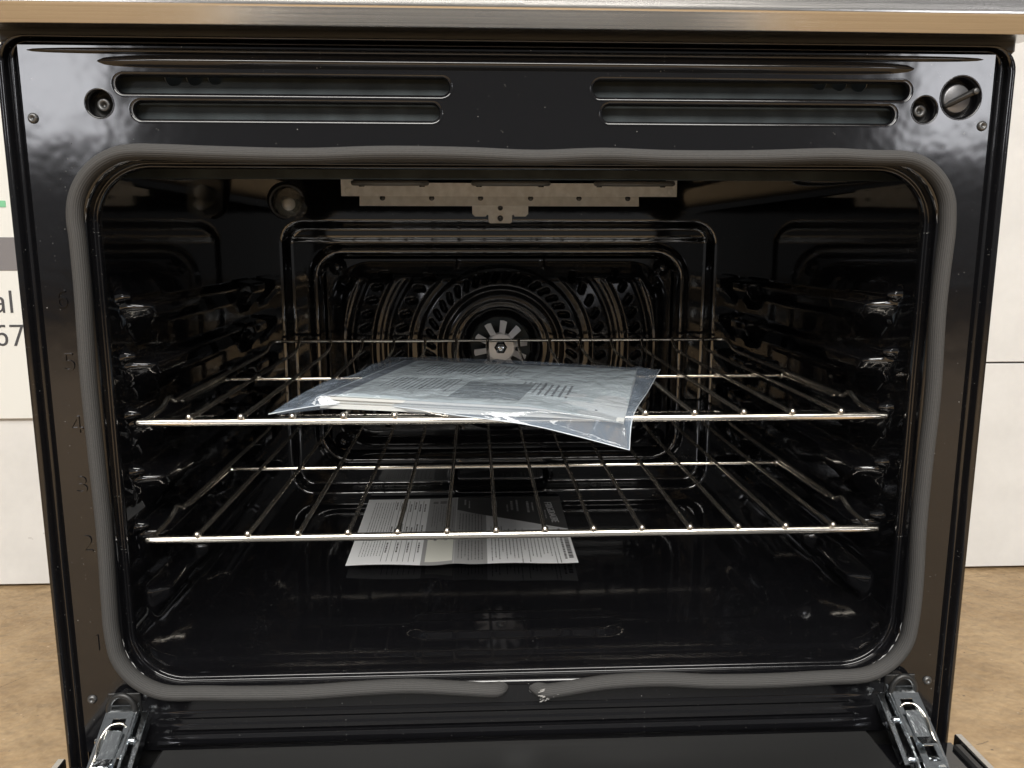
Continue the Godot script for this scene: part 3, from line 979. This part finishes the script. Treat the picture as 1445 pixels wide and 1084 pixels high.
func hinge(R: Node3D, s: float) -> void:
	var h := Node3D.new()
	h.name = "door_hinge"
	R.add_child(h, true)
	# arm frame: +z runs out of the frame and down to the door, x is across
	var dir := Vector3(0, -0.5, 0.85).normalized()
	var b := Basis(Vector3(1, 0, 0), dir.cross(Vector3(1, 0, 0)).normalized(), dir)
	var xf := Transform3D(b, Vector3(s * 0.3235, 0.2635, -0.004))
	# slot cover in the frame
	var m := MB.new()
	m.box(at_xf(Vector3(s * 0.3235, 0.262, 0.0004)), Vector3(0.026, 0.030, 0.0016), 0.0006)
	obj("hinge_slot", m.mesh(), M.black, h)
	# channel: top web and two cheeks with shaped sides
	m = MB.new()
	# webs stamped out in the middle: strips round two openings
	for q in [[0, 0.0075, 0.010, 0.022, 0.012], [-0.0085, 0.0075, 0.023, 0.005, 0.016], [0.0075, 0.0075, 0.023, 0.007, 0.016], [0, 0.0075, 0.039, 0.022, 0.018], [-0.006, 0.0078, 0.061, 0.006, 0.028], [0.0075, 0.0078, 0.061, 0.005, 0.028], [0.001, 0.0078, 0.0515, 0.010, 0.009], [0.001, 0.0078, 0.0715, 0.010, 0.007]]:
		m.box(xf * at_xf(Vector3(q[0] * s, q[1], q[2])), Vector3(q[3], 0.0015, q[4]), 0.0003)
	obj("arm_web", m.mesh(), M.zinc, h)
	for q in [-1.0, 1.0]:
		m = MB.new()
		var cheek := PackedVector2Array([Vector2(0.0, -0.006), Vector2(0.03, -0.010), Vector2(0.06, -0.0085), Vector2(0.078, -0.004), Vector2(0.080, 0.002), Vector2(0.066, 0.006), Vector2(0.045, 0.0072), Vector2(0.0, 0.0072)])
		m.plate(cheek, -0.0008, 0.0008, xf * Transform3D(Basis(Vector3(0, 0, 1), Vector3(0, 1, 0), Vector3(-1, 0, 0)), Vector3(q * 0.0115, 0, 0)))
		obj("arm_cheek", m.mesh(), M.zinc, h)
	# round hook where the arm leaves the frame
	m = MB.new()
	var arc := []
	for k in 13:
		var a := PI * k / 12
		arc.append(Vector3(s * 0.3235 + cos(a) * 0.0105, 0.2655 + sin(a) * 0.0135, 0.007))
	m.tube(arc, 0.0023, 10)
	obj("hook_ring", m.mesh(), M.black, h)
	m = MB.new()
	m.box(xf * at_xf(Vector3(-0.0165 * s, -0.001, 0.036), Vector3(0, -0.04 * s, 0.5 * s)), Vector3(0.004, 0.0014, 0.062), 0.0005)
	m.box(xf * at_xf(Vector3(-0.0182 * s, -0.006, 0.034)), Vector3(0.0014, 0.010, 0.056), 0.0005)
	obj("arm_wing", m.mesh(), M.zinc, h)
	# lock lever lying on the arm
	m = MB.new()
	m.box(xf * at_xf(Vector3(-0.001 * s, 0.0098, 0.040), Vector3(0.08, 0.06 * s, 0)), Vector3(0.013, 0.0022, 0.026), 0.0008)
	m.box(xf * at_xf(Vector3(-0.001 * s, 0.0135, 0.0545), Vector3(-0.5, 0, 0)), Vector3(0.013, 0.0016, 0.010), 0.0006)
	obj("lock_lever", m.mesh(), M.zinc, h)
	m = MB.new()
	m.tube(spline([xf * Vector3(-0.0075 * s, 0.0085, 0.022), xf * Vector3(-0.0035 * s, 0.0105, 0.021), xf * Vector3(0.004 * s, 0.0105, 0.023), xf * Vector3(0.0085 * s, 0.009, 0.032), xf * Vector3(0.0075 * s, 0.0095, 0.046), xf * Vector3(0.0095 * s, 0.007, 0.058)], 5), 0.0009, 8)
	obj("clip_wire", m.mesh(), M.chrome, h)
	for p in [Vector3(0, 0, 0.030), Vector3(0, -0.002, 0.062)]:
		m = MB.new()
		m.tube([xf * (p + Vector3(-0.0135, 0, 0)), xf * (p + Vector3(0.0135, 0, 0))], 0.0032, 12)
		obj("hinge_pin", m.mesh(), M.zinc, h)
	m = MB.new()
	m.box(xf * at_xf(Vector3(0.004 * s, 0.006, 0.078), Vector3(0.4, 0, 0)), Vector3(0.0075, 0.006, 0.014), 0.0015)
	obj("end_latch", m.mesh(), M.zinc, h)

# ---------------------------------------------------------------- loose things
func rack(label: String, y: float) -> void:
	var t := thing("oven_rack", label, "oven rack", Vector3(0, y, 0), "wire racks in the oven")
	var m := MB.new()
	m.tube([Vector3(-0.3075, 0, -0.030), Vector3(-0.1, 0, -0.030), Vector3(0.1, 0, -0.030), Vector3(0.3085, 0, -0.030)], 0.0034, 14)
	obj("front_rail", m.mesh(), M.chrome, t)
	for s in [-1.0, 1.0]:
		m = MB.new()
		m.tube(spline([Vector3(s * 0.306, -0.001, -0.030), Vector3(s * 0.305, 0.001, -0.055), Vector3(s * 0.304, 0.003, -0.070), Vector3(s * 0.303, 0.0075, -0.080), Vector3(s * 0.303, 0.0095, -0.086), Vector3(s * 0.303, 0.0070, -0.093), Vector3(s * 0.303, 0.0045, -0.099), Vector3(s * 0.303, 0.004, -0.115), Vector3(s * 0.303, 0.004, -0.26), Vector3(s * 0.303, 0.004, -0.40), Vector3(s * 0.303, 0.006, -0.425), Vector3(s * 0.302, 0.013, -0.440), Vector3(s * 0.298, 0.0145, -0.449), Vector3(s * 0.290, 0.0145, -0.452)], 4), 0.0022, 10)
		obj("side_rail", m.mesh(), M.wire, t)
	m = MB.new()
	m.tube([Vector3(-0.292, 0.0145, -0.452), Vector3(0, 0.0145, -0.452), Vector3(0.292, 0.0145, -0.452)], 0.0022, 10)
	obj("back_rail", m.mesh(), M.chrome, t)
	m = MB.new()
	m.tube(spline([Vector3(-0.304, 0.001, -0.120), Vector3(-0.3035, 0.0, -0.17), Vector3(-0.303, -0.0008, -0.236), Vector3(-0.299, -0.001, -0.244), Vector3(-0.290, -0.001, -0.246), Vector3(-0.1, -0.001, -0.246), Vector3(0.1, -0.001, -0.246), Vector3(0.290, -0.001, -0.246), Vector3(0.299, -0.001, -0.244), Vector3(0.303, -0.0008, -0.236), Vector3(0.3035, 0.0, -0.17), Vector3(0.304, 0.001, -0.120)], 4), 0.0023, 10)
	obj("cross_rail", m.mesh(), M.chrome, t)
	m = MB.new()
	m.tube(spline([Vector3(0, 0.0035, -0.0285), Vector3(0, 0.0034, -0.045), Vector3(0, 0.0032, -0.10), Vector3(0, 0.0032, -0.25), Vector3(0, 0.0034, -0.40), Vector3(0, 0.006, -0.430), Vector3(0, 0.013, -0.446), Vector3(0, 0.0165, -0.449)], 3), 0.00195, 8)
	m.lathe([Vector2(0.0001, 0.0034), Vector2(0.0016, 0.0031), Vector2(0.0027, 0.0020), Vector2(0.0031, 0.0), Vector2(0.0024, -0.0022), Vector2(0.0012, -0.004)], at_xf(Vector3(0, 0.0048, -0.0285)), 12)
	var wire := m.mesh()
	for k in 14:
		var o := obj("wire", wire, M.wire, t)
		o.position.x = -0.2660 + 0.04115 * k

func line(im: Image, x0: float, y0: float, w: float, h: float, c: float) -> void:
	# coordinates in thousandths of the sheet
	var s := im.get_width() / 1000.0
	var q := im.get_height() / 1000.0
	im.fill_rect(Rect2i(int(x0 * s), int(y0 * q), maxi(1, int(w * s)), maxi(1, int(h * q))), Color(c, c, c))

func words(im: Image, x: float, y: float, w: float, len: float, c: float, rng: RandomNumberGenerator) -> void:
	# a line of small type that runs down the picture, as broken dashes
	var at := y
	while at < y + len:
		var n := rng.randf_range(6, 26)
		line(im, x, at, w, minf(n, y + len - at), c + rng.randf_range(-0.08, 0.1))
		at += n + 6

func leaflet() -> void:
	var rng := RandomNumberGenerator.new()
	rng.seed = 11
	var im := Image.create(1024, 960, false, Image.FORMAT_RGB8)
	im.fill(Color(0.93, 0.935, 0.94))
	# left third: a form with ruled lines
	for k in 8: words(im, 42 + k * 13, 60, 3.5, 830, 0.42, rng)
	for k in 7:
		var x := 145 + k * 24
		line(im, x, 40, 2.0, 920, 0.35)
		words(im, x + 8, 60 + rng.randf() * 60, 7, 130, 0.18, rng)
		words(im, x + 8, 400 + rng.randf() * 80, 7, 110, 0.2, rng)
		if k % 2 == 0: words(im, x + 8, 700, 7, 140, 0.2, rng)
	# middle: grey panel
	im.fill_rect(Rect2i(327, 0, 143, 960), Color(0.62, 0.62, 0.62))
	im.fill_rect(Rect2i(470, 0, 6, 960), Color(0.74, 0.74, 0.74))
	im.fill_rect(Rect2i(476, 0, 148, 960), Color(0.66, 0.66, 0.66))
	for k in 9: words(im, 345 + k * 12.5, 120 + (k % 3) * 20, 3.5, 250 + rng.randf() * 120, 0.36, rng)
	for k in 8: words(im, 480 + k * 15, 280, 4, 220 + rng.randf() * 80, 0.33, rng)
	for k in 8: words(im, 480 + k * 15, 680, 4, 200 + rng.randf() * 80, 0.33, rng)
	im.fill_rect(Rect2i(348, 55, 26, 40), Color(0.42, 0.42, 0.42))
	im.fill_rect(Rect2i(384, 50, 34, 46), Color(0.40, 0.40, 0.40))
	# pale box, its printed code left blank
	im.fill_rect(Rect2i(345, 600, 122, 320), Color(0.88, 0.88, 0.84))
	for k in 2: words(im, 365 + k * 50, 610, 14, 70, 0.55, rng)
	# right: white text columns below a slanted dark banner
	for k in 19: words(im, 630 + k * 16.5, 420 + (18 - k) * 2 + rng.randf() * 60 + k * 8, 4.5, 260 + rng.randf() * 230, 0.38, rng)
	for x in range(476, 1024):
		var top := 960.0 * (0.22 + 0.30 * (x - 476) / 548.0)
		for y in int(top): im.set_pixel(x, y, Color(0.31, 0.31, 0.31))
	for q in [[500, 40, 9, 90], [523, 60, 6, 130], [640, 70, 10, 130], [664, 60, 5, 110], [716, 130, 8, 120], [738, 70, 12, 150], [766, 50, 10, 190], [820, 80, 12, 180], [846, 100, 8, 150], [906, 230, 6, 130]]:
		words(im, q[0], q[1], q[2], q[3], 0.72, rng)
	words(im, 950, 520, 10, 420, 0.3, rng)
	words(im, 968, 560, 20, 370, 0.22, rng)
	var paper := mat(Color(1, 1, 1), 0.55, 0.0, 0.4)
	paper.albedo_texture = ImageTexture.create_from_image(im)
	var t := thing("leaflet", "printed grey and white instruction leaflet lying flat on the oven floor", "leaflet", Vector3(-0.052, 0.2852, -0.347))
	var A := Vector3(-0.184, 0, -0.4685)
	var B := Vector3(0.0805, 0, -0.4725)
	var Cc := Vector3(-0.180, 0, -0.230)
	var D := Vector3(0.0762, 0, -0.2185)
	var surf := func(u: float, w: float) -> Vector3:
		var p := A.lerp(B, u).lerp(Cc.lerp(D, u), w) - Vector3(-0.052, 0, -0.347)
		p.y = 0.0012 + 0.0035 * pow(w, 3) * (0.45 + 0.55 * sin(u * 6.0 + 0.6) * sin(u * 6.0 + 0.6)) + 0.0022 * exp(-pow((u - 0.465) * 16, 2)) * (0.4 + 0.6 * w) + 0.004 * pow(w, 4) * u * u
		return p
	var m := MB.new()
	m.grid(60, 30, surf)
	obj("sheet", m.mesh(), paper, t)
	# maker's name, set down the dark banner
	var font := SystemFont.new()
	font.font_names = PackedStringArray(["Droid Sans"])
	var tm := TextMesh.new()
	tm.font = font
	tm.text = "FRIGIDAIRE"
	tm.font_size = 32
	tm.pixel_size = 0.00037
	tm.depth = 0.0002
	var tx := obj("maker_name", tm, M.white_ink, t)
	var pc: Vector3 = surf.call(0.938, 0.265)
	tx.transform = Transform3D(Basis(Vector3(0.06, 0, 1.35), Vector3(1, 0, 0), Vector3(0, 1, 0)), pc + Vector3(0, 0.0005, 0))

const BOOK := [[-0.166, -0.052], [0.080, 0.008], [0.132, -0.205], [-0.112, -0.262]]

func book_dist(x: float, z: float) -> float:
	# signed distance to the booklet's outline, inside negative
	var o := Vector2(BOOK[0][0], BOOK[0][1])
	var ex := Vector2(BOOK[1][0], BOOK[1][1]) - o
	var ey := Vector2(BOOK[3][0], BOOK[3][1]) - o
	var c := o + (ex + ey) / 2
	var p := Vector2(x, z) - c
	return sd_rrect(p.dot(ex.normalized()), p.dot(ey.normalized()), ex.length() / 2, ey.length() / 2, 0.002)

func booklet_top(x: float, z: float) -> float:
	# thick towards the folded left front, thinner to the right
	return 0.5125 - 0.014 * (x + 0.16) - 0.010 * sstep(0.0, 0.09, x) * sstep(-0.12, 0.0, z)

func manual_and_bag() -> void:
	var rng := RandomNumberGenerator.new()
	rng.seed = 5
	var im := Image.create(1024, 900, false, Image.FORMAT_RGB8)
	im.fill(Color(0.70, 0.73, 0.735))
	im.fill_rect(Rect2i(6, 0, 50, 900), Color(0.33, 0.34, 0.36))
	# rows of type run across the cover from back to front
	for blk in [[150, 60, 13, 330], [360, 60, 9, 260], [120, 500, 14, 300], [610, 480, 5, 260]]:
		for k in blk[2]:
			words(im, blk[0] + k * 19, blk[1], 8, blk[3] * rng.randf_range(0.7, 1.0), 0.36, rng)
	im.fill_rect(Rect2i(420, 480, 250, 330), Color(0.46, 0.48, 0.48))
	for k in 5: line(im, 690 + k * 24, 520, 9, 230, 0.36)
	line(im, 690, 640, 130, 12, 0.55)
	var paper := mat(Color(1, 1, 1), 0.6, 0.0, 0.35)
	paper.albedo_texture = ImageTexture.create_from_image(im)
	var page := mat(lin(0.52, 0.535, 0.53), 0.7)
	var at := Vector3(-0.02, 0.5015, -0.13)
	var t := thing("manual", "printed owner's manual booklet packed inside the clear plastic bag", "booklet", at)
	var P := func(u: float, w: float, h: float) -> Vector3:
		var a := Vector2(BOOK[0][0], BOOK[0][1]).lerp(Vector2(BOOK[1][0], BOOK[1][1]), u)
		var b := Vector2(BOOK[3][0], BOOK[3][1]).lerp(Vector2(BOOK[2][0], BOOK[2][1]), u)
		var q := b.lerp(a, w)
		return Vector3(q.x, lerpf(0.5017, booklet_top(q.x, q.y), h), q.y) - at
	var m := MB.new()
	m.grid(40, 30, func(u: float, w: float) -> Vector3: return P.call(u, w, 1.0))
	obj("cover", m.mesh(), paper, t)
	for k in 4:
		m = MB.new()
		var h0 := 0.02 + k * 0.24
		for sd in 4:
			m.grid(24, 2, func(u: float, w: float) -> Vector3:
				var inset := 0.004 * ((k * 7) % 3)
				var h := h0 + 0.225 * w
				match sd:
					0: return P.call(lerpf(inset, 1 - inset, u), 1.0 - inset, h)
					1: return P.call(lerpf(inset, 1 - inset, u), inset, h)
					2: return P.call(inset, lerpf(inset, 1 - inset, u), h)
				return P.call(1.0 - inset, lerpf(inset, 1 - inset, u), h))
		m.grid(8, 8, func(u: float, w: float) -> Vector3: return P.call(u, w, h0 + 0.2255))
		obj("page_block", m.mesh(), page, t)
	# the clear bag, draped over the booklet and hanging over the front rail
	var front := [Vector3(-0.201, 0.5035, -0.022), Vector3(-0.163, 0.5055, -0.046), Vector3(-0.119, 0.5060, -0.045), Vector3(-0.050, 0.5040, -0.008), Vector3(0.003, 0.4985, 0.002), Vector3(0.0385, 0.4902, 0.003), Vector3(0.0845, 0.4788, 0.010)]
	var back := [Vector3(-0.133, 0.5100, -0.302), Vector3(-0.012, 0.5080, -0.288), Vector3(0.161, 0.5055, -0.224)]
	var left := [Vector3(-0.201, 0.5035, -0.022), Vector3(-0.186, 0.5060, -0.128), Vector3(-0.157, 0.5075, -0.200), Vector3(-0.133, 0.5100, -0.302)]
	var right := [Vector3(0.0845, 0.4788, 0.010), Vector3(0.0905, 0.5025, -0.008), Vector3(0.123, 0.5045, -0.105), Vector3(0.161, 0.5055, -0.224)]
	var fn := FastNoiseLite.new()
	fn.seed = 4
	fn.frequency = 9.0
	fn.fractal_octaves = 3
	fn.noise_type = FastNoiseLite.TYPE_SIMPLEX_SMOOTH
	var bt := thing("plastic_bag", "clear plastic bag holding the booklet, its corner drooping over the rack's front rail", "plastic bag", Vector3(-0.02, 0.5, -0.13))
	var skin := func(u: float, w: float, top: bool) -> Vector3:
		var f := on_line(front, u)
		var b := on_line(back, u)
		var l := on_line(left, w)
		var r := on_line(right, w)
		var p: Vector3 = f.lerp(b, w) + l.lerp(r, u) - front[0].lerp(front[6], u).lerp(back[0].lerp(back[2], u), w)
		var d := book_dist(p.x, p.z)
		var rim := sstep(0.0, 0.03, u) * sstep(0.0, 0.03, 1 - u) * sstep(0.0, 0.03, w) * sstep(0.0, 0.03, 1 - w)
		var wr := fn.get_noise_2d(p.x * 2.2 + p.z * 0.6, p.z)
		if top:
			var hi := booklet_top(p.x, p.z) + 0.0012 + 0.0022 * absf(wr)
			var k := 1.0 - sstep(-0.001, 0.024, d)
			p.y = maxf(lerpf(p.y, hi, k * rim if d > -0.004 else 1.0), p.y) + 0.005 * wr * rim * sstep(-0.004, 0.02, d)
		else:
			var lo := 0.5013
			var over := sstep(-0.034, -0.022, p.z)
			p.y = lerpf(p.y, lerpf(lo, minf(p.y - 0.0008, lo), over), rim) if d > -0.002 else lo
			p.y -= 0.0003
			p.z -= 0.0035 * rim * over
			p.y = maxf(p.y, 0.5006) if p.z < -0.026 else p.y
		return p - Vector3(-0.02, 0.5, -0.13)
	m = MB.new()
	m.grid(110, 110, func(u: float, w: float) -> Vector3: return skin.call(u, w, true))
	obj("top_film", m.mesh(), M.film, bt)
	m = MB.new()
	m.grid(70, 70, func(u: float, w: float) -> Vector3: return skin.call(u, w, false))
	obj("bottom_film", m.mesh(), M.film, bt)
	# heat-sealed edge
	m = MB.new()
	var ed := []
	for k in 41: ed.append(on_line(front, k / 40.0) - Vector3(-0.02, 0.5, -0.13))
	for k in range(1, 31): ed.append(on_line(right, k / 30.0) - Vector3(-0.02, 0.5, -0.13))
	m.tube(ed, 0.00045, 6)
	var sealm := mat(Color(0.9, 0.93, 0.96, 0.55), 0.2)
	sealm.transparency = BaseMaterial3D.TRANSPARENCY_ALPHA
	obj("sealed_edge", m.mesh(), sealm, bt)

# ---------------------------------------------------------------- setting
func setting() -> void:
	var m := MB.new()
	m.grid(2, 2, func(u: float, w: float) -> Vector3: return Vector3(lerpf(-9, 9, u), 0, lerpf(-0.95, 12, w)))
	var f := obj("floor", m.mesh(), M.floor)
	f.set_meta("kind", "structure")
	var W := thing("wall", "white sheeted wall standing on the tan floor behind the range", "wall", Vector3(0, 0, -0.87))
	# sheets with open joints
	for q in [[-4.0, -0.02, 0.006, 3.0], [0.02, 4.0, 0.006, 0.4115], [0.02, 4.0, 0.4150, 3.0]]:
		m = MB.new()
		m.box(at_xf(Vector3((q[0] + q[1]) / 2, (q[2] + q[3]) / 2, 0.008)), Vector3(q[1] - q[0], q[3] - q[2], 0.012), 0.001)
		obj("wall_panel", m.mesh(), M.wall, W)
	m = MB.new()
	m.box(at_xf(Vector3(0, 1.5, -0.01)), Vector3(8.0, 3.0, 0.02), 0.001)
	obj("wall_backing", m.mesh(), M.seam, W)
	# printed board on the wall at the left
	var S := thing("sign", "white printed board with a grey band and dark lettering beside the oven", "sign", Vector3(-1.02, 0.70, -0.850))
	m = MB.new()
	m.box(at_xf(Vector3(0, 0, 0)), Vector3(0.62, 0.75, 0.006), 0.001)
	obj("board", m.mesh(), mat(lin(0.72, 0.72, 0.685), 0.5), S)
	m = MB.new()
	m.box(at_xf(Vector3(0, -0.082, 0.0036)), Vector3(0.619, 0.057, 0.0012), 0.0002)
	obj("grey_band", m.mesh(), mat(lin(0.19, 0.18, 0.185), 0.6), S)
	m = MB.new()
	m.box(at_xf(Vector3(0.09, 0.003, 0.0036)), Vector3(0.18, 0.011, 0.001), 0.0002)
	obj("green_stripe", m.mesh(), mat(lin(0.20, 0.52, 0.30), 0.6), S)
	var font := SystemFont.new()
	font.font_names = PackedStringArray(["Droid Sans"])
	for q in [["al", -0.8625, 0.5330, 0.00155], ["67", -0.8580, 0.4745, 0.00155]]:
		var tm := TextMesh.new()
		tm.font = font
		tm.text = q[0]
		tm.font_size = 32
		tm.pixel_size = q[3]
		tm.depth = 0.0008
		var o := obj("lettering", tm, M.ink, S)
		o.position = Vector3(q[1] + 1.02, q[2] - 0.70, 0.0036)

func light_panel(called: String, label: String, cat: String, at: Vector3, turn: Vector3, size: Vector2, radiance: float, c: Color, group := "") -> void:
	var t := thing(called, label, cat, at, group)
	t.rotation = turn
	var m := MB.new()
	m.box(at_xf(Vector3(0, 0, 0.03)), Vector3(size.x + 0.08, size.y + 0.08, 0.04), 0.004)
	obj("frame", m.mesh(), mat(lin(0.6, 0.6, 0.6), 0.5), t)
	var g := mat(c, 0.6)
	g.emission_enabled = true
	g.emission = c
	g.emission_energy_multiplier = 1.5
	m = MB.new()
	m.box(at_xf(Vector3(0, 0, 0.006)), Vector3(size.x, size.y, 0.006), 0.001)
	obj("light_diffuser", m.mesh(), g, t)
	var l := AreaLight3D.new()
	l.name = "panel_light"
	l.area_size = size
	l.area_normalize_energy = false
	l.light_energy = radiance / PI
	l.light_color = c
	l.shadow_enabled = true
	l.area_range = 30.0
	l.position = Vector3(0, 0, -0.002)
	t.add_child(l, true)

func _ready() -> void:
	# camera
	var cam := Camera3D.new()
	cam.name = "camera"
	cam.fov = rad_to_deg(2 * atan(542.0 / 1150.0))
	cam.near = 0.02
	cam.far = 60
	cam.position = Vector3(-0.0354, 0.64, 0.6248)
	cam.rotation_degrees = Vector3(-9.95, -2.6, 0)
	add_child(cam)
	cam.current = true
	# surroundings and exposure
	var we := WorldEnvironment.new()
	we.name = "surroundings"
	var env := Environment.new()
	env.background_mode = Environment.BG_COLOR
	env.background_color = lin(0.165, 0.165, 0.165)
	env.tonemap_mode = Environment.TONE_MAPPER_LINEAR
	env.tonemap_exposure = 1.14
	env.sdfgi_enabled = true
	env.ssao_enabled = true
	env.ssil_enabled = true
	we.environment = env
	add_child(we)
	# lamps of the hall
	light_panel("ceiling_light", "short white light panel hung right above the range's front", "ceiling light", Vector3(0.2, 2.95, 1.1), Vector3(-PI / 2, 0, 0), Vector2(2.4, 0.5), 9.0, Color(1.0, 0.99, 0.97))
	light_panel("ceiling_light", "long white light panel hung over the aisle facing the oven", "ceiling light", Vector3(-0.2, 3.0, 2.95), Vector3(-PI / 2, 0, 0), Vector2(3.2, 1.9), 15.0, Color(1.0, 0.99, 0.97))
	light_panel("window", "bright frosted window across the hall facing the oven", "window", Vector3(-3.3, 1.86, 6.0), Vector3(0, 0, 0), Vector2(1.0, 0.9), 8.0, Color(0.97, 0.975, 1.0), "frosted windows")
	light_panel("window", "bright frosted window across the hall facing the oven", "window", Vector3(3.9, 1.86, 6.0), Vector3(0, 0, 0), Vector2(1.0, 0.9), 8.0, Color(0.97, 0.975, 1.0), "frosted windows")
	materials()
	setting()
	build_range()
	rack("chrome wire oven rack carrying the bagged booklet", 0.4955)
	rack("chrome wire oven rack just above the leaflet on the oven floor", 0.3963)
	manual_and_bag()
	leaflet()
